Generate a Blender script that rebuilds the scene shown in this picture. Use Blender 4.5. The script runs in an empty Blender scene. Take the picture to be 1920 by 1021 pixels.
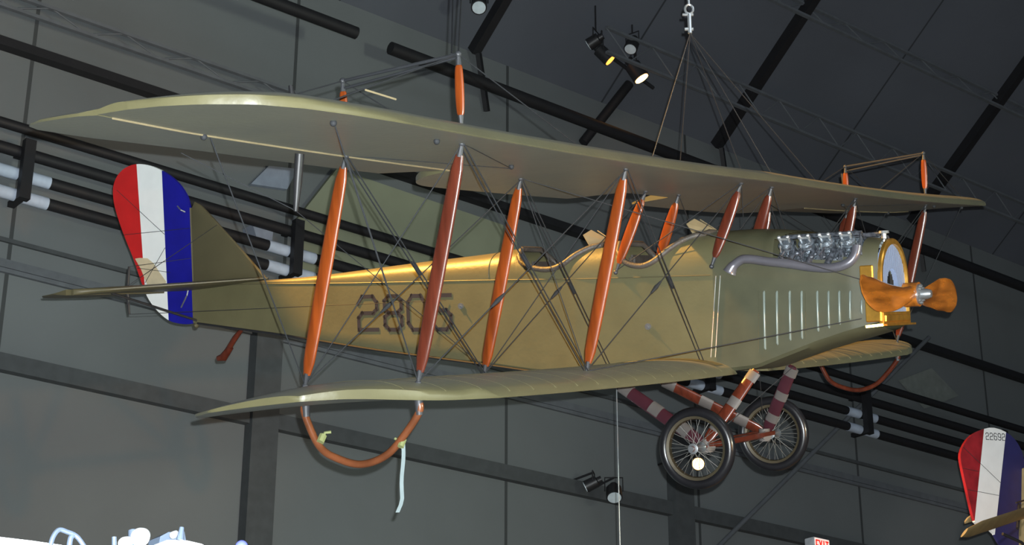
import bpy, bmesh, math, random
from mathutils import Vector, Matrix
random.seed(4)
C = bpy.context.scene.collection
PI = math.pi
SC = bpy.context.scene

# ------------------------------------------------------------------ camera, world, lights, exposure
# rows: aircraft frame -> camera frame (x right, y down, z forward), fitted to the photograph
R_AIR = Matrix(((0.860378, 0.507867, -0.042672), (-0.053685, 0.007049, -0.998533), (-0.506821, 0.861407, 0.03333)))
C_AIR = Vector((5.7583, -13.955, 0.3088))
F_PX = 3301.9
# columns: hall axes (X along the side wall, Y towards it, Z up) seen in the camera frame
Q = Matrix(((0.782666, -0.622438, 0.002177), (0.236979, 0.294745, -0.925725), (0.575565, 0.725049, 0.378191)))
EYE = Vector((0, 0, 1.7))
cam = bpy.data.cameras.new('camera'); camo = bpy.data.objects.new('camera', cam); C.objects.link(camo)
right = Vector(Q[0]); down = Vector(Q[1]); fwd = Vector(Q[2])
camo.matrix_world = Matrix.Translation(EYE) @ Matrix((right, -down, -fwd)).transposed().to_4x4()
cam.sensor_width = 36; cam.sensor_fit = 'HORIZONTAL'; cam.lens = 36 * F_PX / 1920; cam.clip_end = 300; cam.clip_start = .05
SC.camera = camo
M_AIR = Matrix.Translation(EYE - (Q.transposed() @ (R_AIR @ C_AIR))) @ (Q.transposed() @ R_AIR).to_4x4()

SC.view_settings.view_transform = 'Standard'; SC.view_settings.look = 'None'
SC.view_settings.gamma = 1; SC.view_settings.exposure = 0.0; SC.view_settings.use_curve_mapping = False

world = bpy.data.worlds.new('world'); SC.world = world; world.use_nodes = True
world.node_tree.nodes['Background'].inputs[0].default_value = (.70, .86, 1.0, 1)
world.node_tree.nodes['Background'].inputs[1].default_value = .06

def light(name, kind, loc, energy, color, target=None, size=.1, spot=None, blend=.2):
    l = bpy.data.lights.new(name, kind); o = bpy.data.objects.new(name, l); C.objects.link(o)
    l.energy = energy; l.color = color; o.location = loc
    if kind in ('POINT', 'SPOT'): l.shadow_soft_size = size
    if kind == 'AREA': l.size = size
    if spot: l.spot_size = math.radians(spot); l.spot_blend = blend
    if target is not None:
        o.rotation_euler = (Vector(target) - Vector(loc)).to_track_quat('-Z', 'Y').to_euler()
    return o
def air(x, y, z): return M_AIR @ Vector((x, y, z))
def at0(u, v, Y):
    r = Q.transposed() @ Vector(((u - 960) / F_PX, (v - 510.5) / F_PX, 1)); return EYE + r * (Y / r.y)
def camdir(x, y, z): return EYE + right * x + down * y + fwd * z
# the camera's own flash, just above and to the right of the lens
light('camera_flash', 'POINT', camdir(.05, -.09, 0), 11500, (.92, .98, 1.0), size=.015)
# warm roof spotlight behind and above the tail, lighting the rear deck
light('deck_spotlight', 'SPOT', air(-8, -1.3, 7.6), 14000, (1.0, .50, .09), air(-2.19, 3.16, .8), size=.10, spot=48.2, blend=.05)
# warm spotlight level with the nose, ahead of it
light('nose_spotlight', 'SPOT', air(13.5, -5.2, -.05), 2500, (1.0, .36, .06), air(.2, -1.2, .6), size=.1, spot=28, blend=.6)
# neutral unseen light ahead of the nose, brightening leading edges and radiator
light('front_light', 'SPOT', air(14, -1.5, 1.1), 4200, (.93, 1.0, .80), air(0, 0, 1.0), size=.8, spot=60, blend=.5)
# unseen lamp added to brighten the second biplane's tail
light('tail_fill_light', 'SPOT', at0(1800, 560, 8), 1900, (1.0, .93, .90), at0(1875, 930, 14), size=.06, spot=16, blend=.6)
# cool hall lights high behind the viewer
light('hall_light', 'AREA', (8, -8, 20), 260, (.8, .9, 1.0), (12, 16, 8), size=6)

# ------------------------------------------------------------------ helpers
def at(u, v, Y):
    r = Q.transposed() @ Vector(((u - 960) / F_PX, (v - 510.5) / F_PX, 1)); return EYE + r * (Y / r.y)
def tag(o, label=None, cat=None, group=None, kind=None):
    if label: o['label'] = label
    if cat: o['category'] = cat
    if group: o['group'] = group
    if kind: o['kind'] = kind
    return o
def empty(name, loc=(0, 0, 0)):
    o = bpy.data.objects.new(name, None); C.objects.link(o); o.location = loc; o.empty_display_size = .2; return o
def obj(name, bm, m, parent=None, smooth=True, ang=40, label=None):
    bmesh.ops.recalc_face_normals(bm, faces=bm.faces[:])
    me = bpy.data.meshes.new(name); bm.to_mesh(me); bm.free()
    for k in (m if isinstance(m, (list, tuple)) else [m]): me.materials.append(k)
    if smooth:
        me.polygons.foreach_set('use_smooth', [True] * len(me.polygons)); me.set_sharp_from_angle(angle=math.radians(ang))
    o = bpy.data.objects.new(name, me); C.objects.link(o)
    if parent: o.parent = parent
    if label: o['label'] = label
    return o
def B(): return bmesh.new()
def grid(bm, rows, close=False, mat=0, skip=None):
    vs = [[bm.verts.new(p) for p in r] for r in rows]; n = len(rows[0])
    for i in range(len(rows) - 1):
        for j in range(n if close else n - 1):
            if skip and skip(i, j): continue
            q = [vs[i][j], vs[i][(j + 1) % n], vs[i + 1][(j + 1) % n], vs[i + 1][j]]
            try: f = bm.faces.new(q); f.material_index = mat
            except ValueError: pass
    return vs
def tube(bm, pts, r, n=10, cap=True, sx=None):
    """tube through pts; r a number or list; returns nothing"""
    pts = [Vector(p) for p in pts]; rr = r if isinstance(r, (list, tuple)) else [r] * len(pts)
    t0 = (pts[1] - pts[0]).normalized(); a = t0.orthogonal().normalized(); rows = []
    for i, p in enumerate(pts):
        t = ((pts[i + 1] if i < len(pts) - 1 else p) - (pts[i - 1] if i else p)).normalized()
        a = (a - t * a.dot(t)).normalized(); b = t.cross(a)
        rows.append([p + (a * math.cos(2 * PI * k / n) + b * math.sin(2 * PI * k / n)) * rr[i] for k in range(n)])
    vs = grid(bm, rows, close=True)
    if cap: bm.faces.new(vs[0]); bm.faces.new(vs[-1][::-1])
def box(bm, c, s, M=None):
    c = Vector(c); v = []
    for dx in (-.5, .5):
        for dy in (-.5, .5):
            for dz in (-.5, .5):
                p = Vector((dx * s[0], dy * s[1], dz * s[2]))
                if M: p = M @ p
                v.append(bm.verts.new(c + p))
    for f in ((0, 1, 3, 2), (4, 6, 7, 5), (0, 4, 5, 1), (2, 3, 7, 6), (0, 2, 6, 4), (1, 5, 7, 3)): bm.faces.new([v[i] for i in f])
def bar(bm, a, b, w, h, up=(0, 0, 1)):
    a = Vector(a); b = Vector(b); t = (b - a).normalized(); up = Vector(up); s = t.cross(up).normalized(); u = s.cross(t)
    M = Matrix((t, s, u)).transposed(); box(bm, (a + b) / 2, ((b - a).length, w, h), M)
def prism(bm, poly, ext):
    """poly: list of 3-D points, extruded along ext (both ways half)"""
    e = Vector(ext) / 2
    a = [bm.verts.new(Vector(p) - e) for p in poly]; b = [bm.verts.new(Vector(p) + e) for p in poly]; n = len(poly)
    bm.faces.new(a); bm.faces.new(b[::-1])
    for i in range(n): bm.faces.new((a[i], b[i], b[(i + 1) % n], a[(i + 1) % n]))
def sphere(bm, c, r, sc=(1, 1, 1), n=16):
    g = bmesh.ops.create_uvsphere(bm, u_segments=n, v_segments=n // 2 + 2, radius=r)
    for v in g['verts']: v.co = Vector((v.co.x * sc[0], v.co.y * sc[1], v.co.z * sc[2])) + Vector(c)
def lerp(tab, x):
    t = sorted(tab)
    if x <= t[0][0]: return t[0][1]
    for (a, b), (c, d) in zip(t, t[1:]):
        if x <= c: return b + (d - b) * (x - a) / (c - a)
    return t[-1][1]
def spl(tab, x):
    """smooth interpolation (Catmull-Rom on the table)"""
    t = sorted(tab)
    if x <= t[0][0]: return t[0][1]
    if x >= t[-1][0]: return t[-1][1]
    for i in range(len(t) - 1):
        if x <= t[i + 1][0]: break
    x0, y0 = t[i]; x1, y1 = t[i + 1]; h = x1 - x0
    sl = lambda j: 0 if j <= 0 or j >= len(t) - 1 else (t[j + 1][1] - t[j - 1][1]) / (t[j + 1][0] - t[j - 1][0])
    m0 = sl(i) if i > 0 else (y1 - y0) / h; m1 = sl(i + 1) if i + 1 < len(t) - 1 else (y1 - y0) / h
    s = (x - x0) / h
    return (2*s**3-3*s*s+1)*y0 + (s**3-2*s*s+s)*h*m0 + (-2*s**3+3*s*s)*y1 + (s**3-s*s)*h*m1
def curve_pts(pts, n=8):
    """Catmull-Rom through 3-D points"""
    P_ = [Vector(p) for p in pts]; out = []
    for i in range(len(P_) - 1):
        a = P_[max(i-1, 0)]; b = P_[i]; c = P_[i+1]; d = P_[min(i+2, len(P_)-1)]
        for k in range(n):
            s = k / n
            out.append(.5 * ((2*b) + (c-a)*s + (2*a-5*b+4*c-d)*s*s + (-a+3*b-3*c+d)*s**3))
    out.append(P_[-1]); return out

# ------------------------------------------------------------------ materials
def mat(name, col, rough=.6, metal=0, var=.12, scale=6, spec=.5, coat=0, bump=0, bscale=60, emis=None, es=0, stretch=None, col2=None):
    m = bpy.data.materials.new(name); m.use_nodes = True; nt = m.node_tree; b = nt.nodes['Principled BSDF']
    b.inputs['Roughness'].default_value = rough; b.inputs['Metallic'].default_value = metal
    b.inputs['Specular IOR Level'].default_value = spec; b.inputs['Coat Weight'].default_value = coat
    tc = nt.nodes.new('ShaderNodeTexCoord'); mp = nt.nodes.new('ShaderNodeMapping'); nz = nt.nodes.new('ShaderNodeTexNoise')
    nt.links.new(tc.outputs['Object'], mp.inputs[0]); nt.links.new(mp.outputs[0], nz.inputs['Vector'])
    if stretch: mp.inputs['Scale'].default_value = stretch
    nz.inputs['Scale'].default_value = scale; nz.inputs['Detail'].default_value = 6
    rp = nt.nodes.new('ShaderNodeValToRGB'); c2 = col2 or col
    rp.color_ramp.elements[0].position = .3; rp.color_ramp.elements[1].position = .7
    rp.color_ramp.elements[0].color = (*[x * (1 - var) for x in col], 1); rp.color_ramp.elements[1].color = (*[min(1, x * (1 + var)) for x in c2], 1)
    nt.links.new(nz.outputs['Fac'], rp.inputs[0]); nt.links.new(rp.outputs[0], b.inputs['Base Color'])
    if bump:
        n2 = nt.nodes.new('ShaderNodeTexNoise'); n2.inputs['Scale'].default_value = bscale; nt.links.new(tc.outputs['Object'], n2.inputs['Vector'])
        bp = nt.nodes.new('ShaderNodeBump'); bp.inputs['Strength'].default_value = bump; bp.inputs['Distance'].default_value = .01
        nt.links.new(n2.outputs['Fac'], bp.inputs['Height']); nt.links.new(bp.outputs[0], b.inputs['Normal'])
    if emis: b.inputs['Emission Color'].default_value = (*emis, 1); b.inputs['Emission Strength'].default_value = es
    return m
KH = (.122, .112, .056)
M = {}
M['fabric'] = mat('khaki_fabric', KH, .42, var=.10, scale=3, bump=.15, bscale=25)
for k_ in ('fabric',):
    b_ = M[k_].node_tree.nodes['Principled BSDF']; b_.inputs['Sheen Weight'].default_value = .035; b_.inputs['Sheen Roughness'].default_value = .5; b_.inputs['Sheen Tint'].default_value = (.8, .9, 1, 1)
M['bow'] = mat('brown_bent_wood', (.17, .055, .022), .3, var=.3, coat=.2)
M['fabric_shade'] = mat('khaki_fabric_shaded', (.10, .088, .046), .5, var=.10, scale=3)  # khaki darkened to hold the tail's shade; seams use it too
M['cowl'] = mat('khaki_metal', (.074, .074, .043), .45, var=.12, scale=5)
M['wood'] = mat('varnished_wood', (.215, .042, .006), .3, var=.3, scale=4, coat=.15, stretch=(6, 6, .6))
M['wood_dark_shade'] = mat('dark_and_shaded_wood', (.095, .020, .010), .25, var=.3, scale=4, coat=.3, stretch=(6, 6, .6))  # dark wood, and the shade coloured into some wing struts
M['prop'] = mat('varnished_propeller_wood', (.34, .115, .014), .14, var=.55, scale=3, coat=.8, stretch=(4, .6, 4))
M['steel'] = mat('grey_steel', (.30, .32, .34), .35, .7)
M['spoke'] = mat('dull_spokes', (.13, .13, .12), .5, .2)
M['black'] = mat('black_metal', (.02, .02, .022), .45)
M['fitting'] = mat('dark_fitting', (.05, .052, .058), .5, .2)
M['wire'] = mat('dull_wire', (.02, .022, .026), .75)
M['bright'] = mat('bright_steel', (.7, .75, .78), .3, .8)
M['brass'] = mat('brass', (.85, .45, .08), .28, .85, var=.2, scale=12)
M['core'] = mat('radiator_core', (.20, .26, .40), .55, .1, var=.12, scale=40, stretch=(1, 1, 6))
M['red'] = mat('red_fabric', (.55, .012, .012), .6, var=.08)
M['white'] = mat('white_fabric', (.86, .88, .86), .6, var=.03)
M['blue'] = mat('blue_fabric', (.008, .008, .26), .45, var=.12)
M['leather'] = mat('brown_leather', (.075, .065, .055), .5, var=.2, bump=.4)
M['beige'] = mat('tan_padding', (.36, .30, .19), .6)
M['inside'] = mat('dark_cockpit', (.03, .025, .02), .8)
M['rubber'] = mat('black_rubber', (.009, .009, .011), .3, var=.2, coat=.3)
M['ink'] = mat('dark_blue_paint', (.018, .018, .028), .7)
M['tape_purple'] = mat('purple_lacquer', (.05, .013, .02), .4)
M['tape_tan'] = mat('tan_tape', (.105, .095, .09), .6)
M['perspex'] = mat('cream_windshield', (.27, .22, .13), .45)
M['patch_cream'] = mat('cream_shape', (.62, .52, .34), .6)  # one even cream tone for the shape on the rudder

# ================================================================== THE HALL
def struct(name, bm, m, **k): return tag(obj(name, bm, m, **k), kind='structure')
def panel_mat(name, col, seamx, seamz=None, rough=.8, w=.012, off=0, dark=.35):
    m = mat(name, col, rough, var=.10, scale=.35, bump=.1); nt = m.node_tree; b = nt.nodes['Principled BSDF']
    rp = b.inputs['Base Color'].links[0].from_socket
    tc = nt.nodes.new('ShaderNodeTexCoord'); sp = nt.nodes.new('ShaderNodeSeparateXYZ'); nt.links.new(tc.outputs['Object'], sp.inputs[0])
    def line(out, per):
        a = nt.nodes.new('ShaderNodeMath'); a.operation = 'ADD'; nt.links.new(out, a.inputs[0]); a.inputs[1].default_value = off
        p = nt.nodes.new('ShaderNodeMath'); p.operation = 'PINGPONG'; nt.links.new(a.outputs[0], p.inputs[0]); p.inputs[1].default_value = per / 2
        l = nt.nodes.new('ShaderNodeMath'); l.operation = 'LESS_THAN'; nt.links.new(p.outputs[0], l.inputs[0]); l.inputs[1].default_value = w
        return l.outputs[0]
    mx = nt.nodes.new('ShaderNodeMix'); mx.data_type = 'RGBA'; mx.inputs[7].default_value = (*[c * dark for c in col], 1)
    nt.links.new(line(sp.outputs[0], seamx), mx.inputs[0]); nt.links.new(rp, mx.inputs[6]); nt.links.new(mx.outputs[2], b.inputs['Base Color'])
    return m
YW = 22.0; ZE = 17.17; TR = .75
M['wall'] = panel_mat('grey_wall_panels', (.155, .170, .172), 4.4, off=-17.35 + .0, w=.03)
M['wall_side'] = mat('grey_wall', (.14, .155, .158), .8, var=.1, scale=.3)
M['roof'] = panel_mat('dark_grey_roof_panels', (.10, .110, .130), 5.87, off=-22.5 + 2.9, w=.02)
M['floor'] = mat('polished_concrete', (.22, .22, .21), .4, var=.12, scale=.4)
M['dark'] = mat('black_painted_steel', (.012, .012, .014), .6)
M['greysteel'] = mat('grey_painted_steel', (.13, .142, .155), .7)
M['column'] = mat('dark_grey_column', (.07, .077, .08), .8)
M['lightpipe'] = mat('pale_pipe_sleeve', (.52, .60, .72), .6)
M['paleolive'] = mat('pale_olive', (.26, .28, .19), .8, var=.1, scale=1)  # even pale olive for the large area on the wall
M['greyboard'] = mat('grey_board', (.20, .22, .20), .8)
M['paleblue'] = mat('pale_blue_board', (.26, .30, .37), .8)
X0, X1, YB = -6, 62, -14
bm = B(); box(bm, ((X0 + X1) / 2, (YB + YW) / 2, -.1), (X1 - X0, YW - YB, .2)); struct('floor', bm, M['floor'])
bm = B(); box(bm, ((X0 + X1) / 2, YW + .15, ZE / 2), (X1 - X0, .3, ZE)); struct('wall_back', bm, M['wall'])
bm = B()
zr = lambda y: ZE + TR * (YW - y)
grid(bm, [[(X0, YW + .3, zr(YW + .3)), (X1, YW + .3, zr(YW + .3))], [(X0, 2, zr(2)), (X1, 2, zr(2))]])
grid(bm, [[(X1, YW + .3, zr(YW + .3) + .3), (X0, YW + .3, zr(YW + .3) + .3)], [(X1, 2, zr(2) + .3), (X0, 2, zr(2) + .3)]])
struct('ceiling', bm, M['roof'], smooth=False)
bm = B(); box(bm, (X1 + .15, (2 + YW) / 2, 17), (.3, YW - 2, 34)); struct('wall_right', bm, M['wall_side'])
# wall frames: columns and rafters; long girts
n = 0
for xc in (3.8, 8.2, 12.65, 17.1, 21.2, 25.9, 30.3, 34.7):
    n += 1; bm = B()
    if n not in (3, 5): bm.free(); continue
    wide = .45 if n in (3, 5) else .16
    dpt = .22 if n in (3, 5) else .14
    box(bm, (xc, YW - dpt / 2, ZE / 2 if n not in (3, 5) else 11.3 / 2), (wide, dpt, ZE if n not in (3, 5) else 11.3))
    struct('trim_%d' % n, bm, M['column'] if n in (3, 5) else M['wall_side'], smooth=False)
for xr in (10.65, 16.5, 22.5, 28.4, 34.3):
    n += 1; bm = B()
    bar(bm, (xr, YW - .1, zr(YW - .1) - .13), (xr, 4, zr(4) - .13), .16, .22, up=(0, .6, .8))
    struct('trim_%d' % n, bm, M['dark'], smooth=False)
    if xr > 12:   # knee brace back to the wall
        n += 1; bm = B(); bar(bm, (xr, YW - .25, ZE - .15), (xr + .35, YW - .05, ZE - 1.1), .08, .12); struct('trim_%d' % n, bm, M['dark'], smooth=False)
def girt(z, h, d, m='dark', x0=X0 + .5, x1=X1 - .5, y=YW):
    global n
    n += 1; bm = B(); box(bm, ((x0 + x1) / 2, y - d / 2, z), (x1 - x0, d, h)); return struct('trim_%d' % n, bm, M[m], smooth=False)
girt(9.57, .24, .14, 'column')
girt(14.29, .14, .18)
girt(11.35, .06, .05, 'column'); girt(11.0, .12, .06, 'greysteel'); girt(10.9, .06, .06, 'greysteel')
# open-web joists running along the hall
def joist(a, b, depth, m='greysteel', seg=1.1):
    global n
    n += 1; bm = B(); a = Vector(a); b = Vector(b); L = (b - a).length; k = max(2, int(L / seg)); dn = Vector((0, 0, -depth))
    bar(bm, a, b, .07, .05); bar(bm, a + dn, b + dn, .07, .05)
    for i in range(k):
        p = a.lerp(b, i / k); q = a.lerp(b, (i + .5) / k) + dn; r = a.lerp(b, (i + 1) / k)
        tube(bm, [p, q], .014, 6); tube(bm, [q, r], .014, 6)
    return struct('trim_%d' % n, bm, M[m], smooth=False)
joist((-2, YW - .35, 14.95), (14.5, YW - .35, 14.95), .22)
joist((18.5, 20.6, 17.75), (42, 20.6, 17.75), .5)
joist((10, 19.35, zr(19.35) - .03), (44, 19.35, zr(19.35) - .03), .25)
joist((4, 17.2, zr(17.2) - .03), (44, 17.2, zr(17.2) - .03), .25)

# pipes along the wall with pale sleeves at their hangers
HX = (8.45, 12.85, 17.25, 21.65, 25.95, 30.3, 34.6)
def pipe(z, r, x0, x1, label, m='dark', y=YW - .35, sleeves=False):
    o = empty('wall_pipe', (x0, y, z)); tag(o, label, 'pipe')
    bm = B(); tube(bm, [(0, 0, 0), (x1 - x0, 0, 0)], r, 14); obj('pipe_run', bm, M[m], o)
    if sleeves:
        for hx in HX:
            for s in (-1, 1):
                bm = B(); tube(bm, [(hx + s * .06 - x0, 0, 0), (hx + s * .42 - x0, 0, 0)], r * 1.06, 14); obj('pipe_sleeve', bm, M['lightpipe'], o, label='pale pipe sleeve')
    return o
pipe(12.93, .075, 2, 45, 'thin black pipe along the back wall, topmost of the four bundled runs')
pipe(12.56, .085, 2, 45, 'thin black pipe along the back wall, second from the top of the four runs')
pipe(12.22, .085, 2, 45, 'thick dark pipe on the back wall with pale sleeves, upper of the sleeved pair', sleeves=True)
pipe(11.90, .085, 2, 45, 'thick dark pipe on the back wall with pale sleeves, lower of the sleeved pair', sleeves=True)
for i, hx in enumerate(HX):
    bm = B(); box(bm, (0, 0, -.11), (.16, .12, .9)); box(bm, (0, .20, .25), (.10, .44, .08)); box(bm, (0, .20, -.5), (.10, .44, .08))
    o = obj('pipe_hanger', bm, M['dark'], smooth=False); o.location = (hx, YW - .42 - .1, 12.35)
    tag(o, 'black upright hanger bracket clamping the pipes to the grey back wall', 'bracket', 'hanger brackets of the wall pipes')
def freepipe(a, b, r, label, m='dark', cat='pipe', name='ceiling_pipe'):
    bm = B(); tube(bm, [Vector((0, 0, 0)), Vector(b) - Vector(a)], r, 12); o = obj(name, bm, M[m]); o.location = a; return tag(o, label, cat)
a = at(732, 90, 21.2); freepipe(a, (44, 21.2, a.z), .11, 'long black pipe under the roof, starting above the tallest wing mast')
freepipe(at(1345, 1026, 21.7), at(1742, 632, 21.7), .045, 'long grey diagonal brace crossing the lower right of the back wall', 'greysteel', 'brace', 'wall_brace')
a = at(668, 62, 20.5); freepipe((3, 20.5, a.z), a, .10, 'short black pipe end at the upper left, under the roof')
a = at(1093, 267, 21.88); b = at(1180, 157, 21.5); freepipe(a, b, .09, 'black slanting boom holding up the two lit spotlights', cat='boom', name='light_boom')

# ------------------------------------------------------------------ pale areas and boards far behind the tail
def board(name, poly, Y, th, m, label, cat):
    P_ = [at(u, v, Y) for u, v in poly]; c = sum(P_, Vector()) / len(P_)
    bm = B(); prism(bm, [p - c for p in P_], (0, th, 0)); o = obj(name, bm, M[m], smooth=False); o.location = c; return tag(o, label, cat)
board('wall_area', [(628, 318), (965, 432), (965, 520), (560, 520), (548, 420)], YW - .13, .12, 'paleolive', 'large pale olive area on the wall behind the rear fuselage and struts', 'panel')
board('hanging_board', [(502, 312), (556, 318), (536, 356), (468, 346)], YW - .05, .08, 'paleblue', 'small pale blue-grey board under the left wing, right of the striped rudder', 'panel')
board('wall_box', [(464, 425), (503, 436), (500, 462), (472, 452)], YW - .16, .3, 'paleblue', 'pale blue-grey box mounted above the sleeved pipes behind the fin', 'box')
board('wall_area', [(1686, 712), (1745, 690), (1795, 742), (1735, 765)], YW - .06, .05, 'greyboard', 'dull grey square board on the wall above the second striped rudder', 'panel')
a = at(632, 440, YW - .05); b = at(627, 503, YW - .05); freepipe(b, a, .05, 'thin pale upright pipe behind the leftmost wing struts', 'lightpipe', name='upright_pipe')

# ------------------------------------------------------------------ exit sign
def strokes(bm, paths, org, ux, uz, sc, w, th, nrm):
    """lettering: paths of (x,z) points drawn as flat strokes"""
    nrm = Vector(nrm); ux = Vector(ux); uz = Vector(uz); org = Vector(org)
    for path in paths:
        for p, q in zip(path, path[1:]):
            a = org + ux * p[0] * sc[0] + uz * p[1] * sc[1]; b = org + ux * q[0] * sc[0] + uz * q[1] * sc[1]
            d = (b - a).normalized(); a2 = a - d * w * .5; b2 = b + d * w * .5; s = d.cross(nrm).normalized() * w * .5; e = nrm * th
            v = [bm.verts.new(k) for k in (a2 - s, a2 + s, b2 + s, b2 - s, a2 - s + e, a2 + s + e, b2 + s + e, b2 - s + e)]
            for f in ((3, 2, 1, 0), (4, 5, 6, 7), (0, 1, 5, 4), (1, 2, 6, 5), (2, 3, 7, 6), (3, 0, 4, 7)): bm.faces.new([v[i] for i in f])
EXIT = {'E': [[(1, 0), (0, 0), (0, 1), (1, 1)], [(0, .5), (.8, .5)]], 'X': [[(0, 0), (1, 1)], [(0, 1), (1, 0)]], 'I': [[(.5, 0), (.5, 1)]], 'T': [[(0, 1), (1, 1)], [(.5, 0), (.5, 1)]]}
c0 = at(1526, 1005, 21.6); W_, H_ = .42, .30
es = empty('exit_sign', c0); tag(es, 'lit white exit sign with red letters at the bottom edge, right of centre', 'sign')
M['signwhite'] = mat('sign_face_glow', (.9, .8, .75), .5, emis=(1, .72, .62), es=.85)
M['signred'] = mat('sign_letters_glow', (.9, .02, .01), .5, emis=(1, .02, .01), es=.9)
M['signcase'] = mat('white_sign_case', (.75, .78, .82), .5)
bm = B(); box(bm, (W_ / 2, .12, -H_ / 2), (W_, .24, H_)); bmesh.ops.bevel(bm, geom=bm.edges[:], offset=.012, segments=2, affect='EDGES')
obj('sign_case', bm, M['signcase'], es)
bm = B(); box(bm, (W_ / 2, -.004, -H_ / 2), (W_ - .03, .008, H_ - .03)); obj('sign_face', bm, M['signwhite'], es, smooth=False)
bm = B()
for k, ch in enumerate('EXIT'): strokes(bm, EXIT[ch], (.045 + k * .088, -.009, -.25), (1, 0, 0), (0, 0, 1), (.06, .19), .025, .006, (0, -1, 0))
obj('sign_letters', bm, M['signred'], es, smooth=False, label='red letters')

# ------------------------------------------------------------------ spotlights
M['lampglow'] = mat('lit_lamp', (1, .6, .2), .4, emis=(1, .50, .14), es=14)
M['lampglow2'] = mat('lit_lamp_dim', (1, .5, .1), .4, emis=(1, .34, .05), es=3)
M['dim_lens'] = mat('dim_glass_lens', (.75, .85, .9), .1)
def spot(loc, aim, r, L, label, lens, group=None, wall=False):
    o = empty('spotlight', loc); tag(o, label, 'spotlight', group)
    d = (Vector(aim)).normalized(); base = Vector((0, 0, 0))
    bm = B(); tube(bm, [base - d * L, base - d * L * .75, base - d * L * .7, base], [r * .55, r * .6, r, r * 1.05], 20); obj('lamp_housing', bm, M['black'], o)
    bm = B(); tube(bm, [base - d * .005, base + d * .012], r * .88, 20); obj('lens', bm, lens, o, label='lit lens' if lens != M['dim_lens'] else 'unlit lens')
    s = d.cross(Vector((0, 0, 1))).normalized()
    bm = B(); tube(bm, [base - d * L * .5 + s * r * 1.15, base - d * L * .5 + s * r * 1.15 + Vector((0, 0, r * 1.8)), base - d * L * .5 - s * r * 1.15 + Vector((0, 0, r * 1.8)), base - d * L * .5 - s * r * 1.15], .012, 6)
    obj('yoke', bm, M['black'], o)
    if wall: bm = B(); tube(bm, [base - d * L * .5 + Vector((0, 0, r * 1.8)), Vector((0, YW - loc.y, r * 1.8))], .02, 8); obj('wall_arm', bm, M['black'], o)
    else: bm = B(); k = base - d * L * .5 + Vector((0, 0, r * 1.8)); tube(bm, [k, Vector((k.x, k.y, zr(loc.y + k.y) - loc.z))], .016, 8); obj('drop_rod', bm, M['black'], o)
    return o
aimdn = -fwd * .35 + right * .6 + down * .75
spot(at(1144, 113, 20.9), -fwd * .22 + right * .75 + down * .75, .12, .42, 'black spotlight with a small amber lens, left of the two lit ones', M['lampglow2'])
spot(at(1203, 147, 20.9), -fwd * .30 + right * .55 + down * .85, .15, .45, 'black spotlight with a glaring white-orange lens, at the top of the boom', M['lampglow'])
spot(at(1104, 84, 20.8), -right * .8 + down * .5 + fwd * .2, .11, .30, 'unlit black spotlight, leftmost of the cluster by the lit lamps', M['dim_lens'])
spot(at(1182, 92, 20.7), -fwd * .5 + down * .5 - right * .2, .12, .34, 'unlit black spotlight with a grey lens above the brightest lamp', M['dim_lens'])
spot(at(898, 14, 20.5), -fwd * .6 + down * .4, .13, .34, 'unlit black spotlight at the top edge, above the tallest mast', M['dim_lens'])
spot(at(1152, 932, 21.2), -fwd * .7 + down * .5, .13, .30, 'small unlit black spotlight low on the wall beside the hanging cable', M['dim_lens'], wall=True)
spot(at(1098, 912, 21.6), -right * .8 + down * .4, .10, .30, 'small black spotlight turned left, low on the wall beside the cable', M['dim_lens'], wall=True)
spot(at(1309, 869, 21.0), -fwd, .115, .34, 'round glaring lamp seen through the near wheel, under its hub', M['lampglow'], wall=True)
bm = B(); tube(bm, [(0, 0, 0), at(1225, 165, 21.35) - at(1085, 62, 21.25)], .035, 8); o = obj('lighting_rail', bm, M['black']); o.location = at(1085, 62, 21.25)
tag(o, 'black rail carrying the cluster of spotlights under the roof', 'rail')

# ================================================================== THE BIPLANE
A = empty('biplane'); A.matrix_world = M_AIR
tag(A, 'khaki two-seat biplane numbered 2805 hanging nose right with striped rudder', 'airplane')
ZU = lambda y: 1.468 - .0122 * abs(y) + .0034 * y * y
ZL = lambda y: -.0122 * abs(y) + .0034 * y * y
SP = .888; STG = .40; YI, YO, YC = 2.467, 4.71, .334
def foil(t):
    t = min(max(t, 0), 1)
    return (.2969 * math.sqrt(t) - .126 * t - .3516 * t * t + .2843 * t**3 - .1036 * t**4) / .1
def smooth01(v): v = min(max(v, 0), 1); return v * v * (3 - 2 * v)
LEU = [(0, .28), (5.7, .28), (6.2, .235), (6.5, .14), (6.72, 0), (6.87, -.25), (6.95, -.5), (6.98, -.75)]
TEU = [(0, -1.5), (5.4, -1.53), (5.9, -1.60), (6.35, -1.68), (6.6, -1.70), (6.75, -1.62), (6.86, -1.42), (6.94, -1.1), (6.98, -.85)]
LEL = [(0, -.12), (4.2, -.12), (4.6, -.20), (4.9, -.30), (5.15, -.42), (5.35, -.56), (5.52, -.72)]
TEL = [(0, -1.90), (4.3, -1.91), (4.8, -1.92), (5.1, -1.87), (5.35, -1.68), (5.52, -1.42)]
def surfU(x, y, ail=0):
    ay = abs(y); t = (.28 - x) / 1.8; base = ZU(y) + .02 * math.sin(PI * min(t, 1)) - .012 - .02 * t * t
    le = lerp(LEU, ay); te = lerp(TEU, ay); k = smooth01((7.02 - ay) / .7) ** .5 * .8 + .2
    tt = (le - x) / (le - te); th = .118 * foil(t if ay < 5.7 else tt * .8 + t * .2) * k + .012
    if ay > 6.2: base += .02 * (ay - 6.2)
    if ail and x < -.9: base += ail * (-.9 - x) / .62
    return base, base + th
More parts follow.
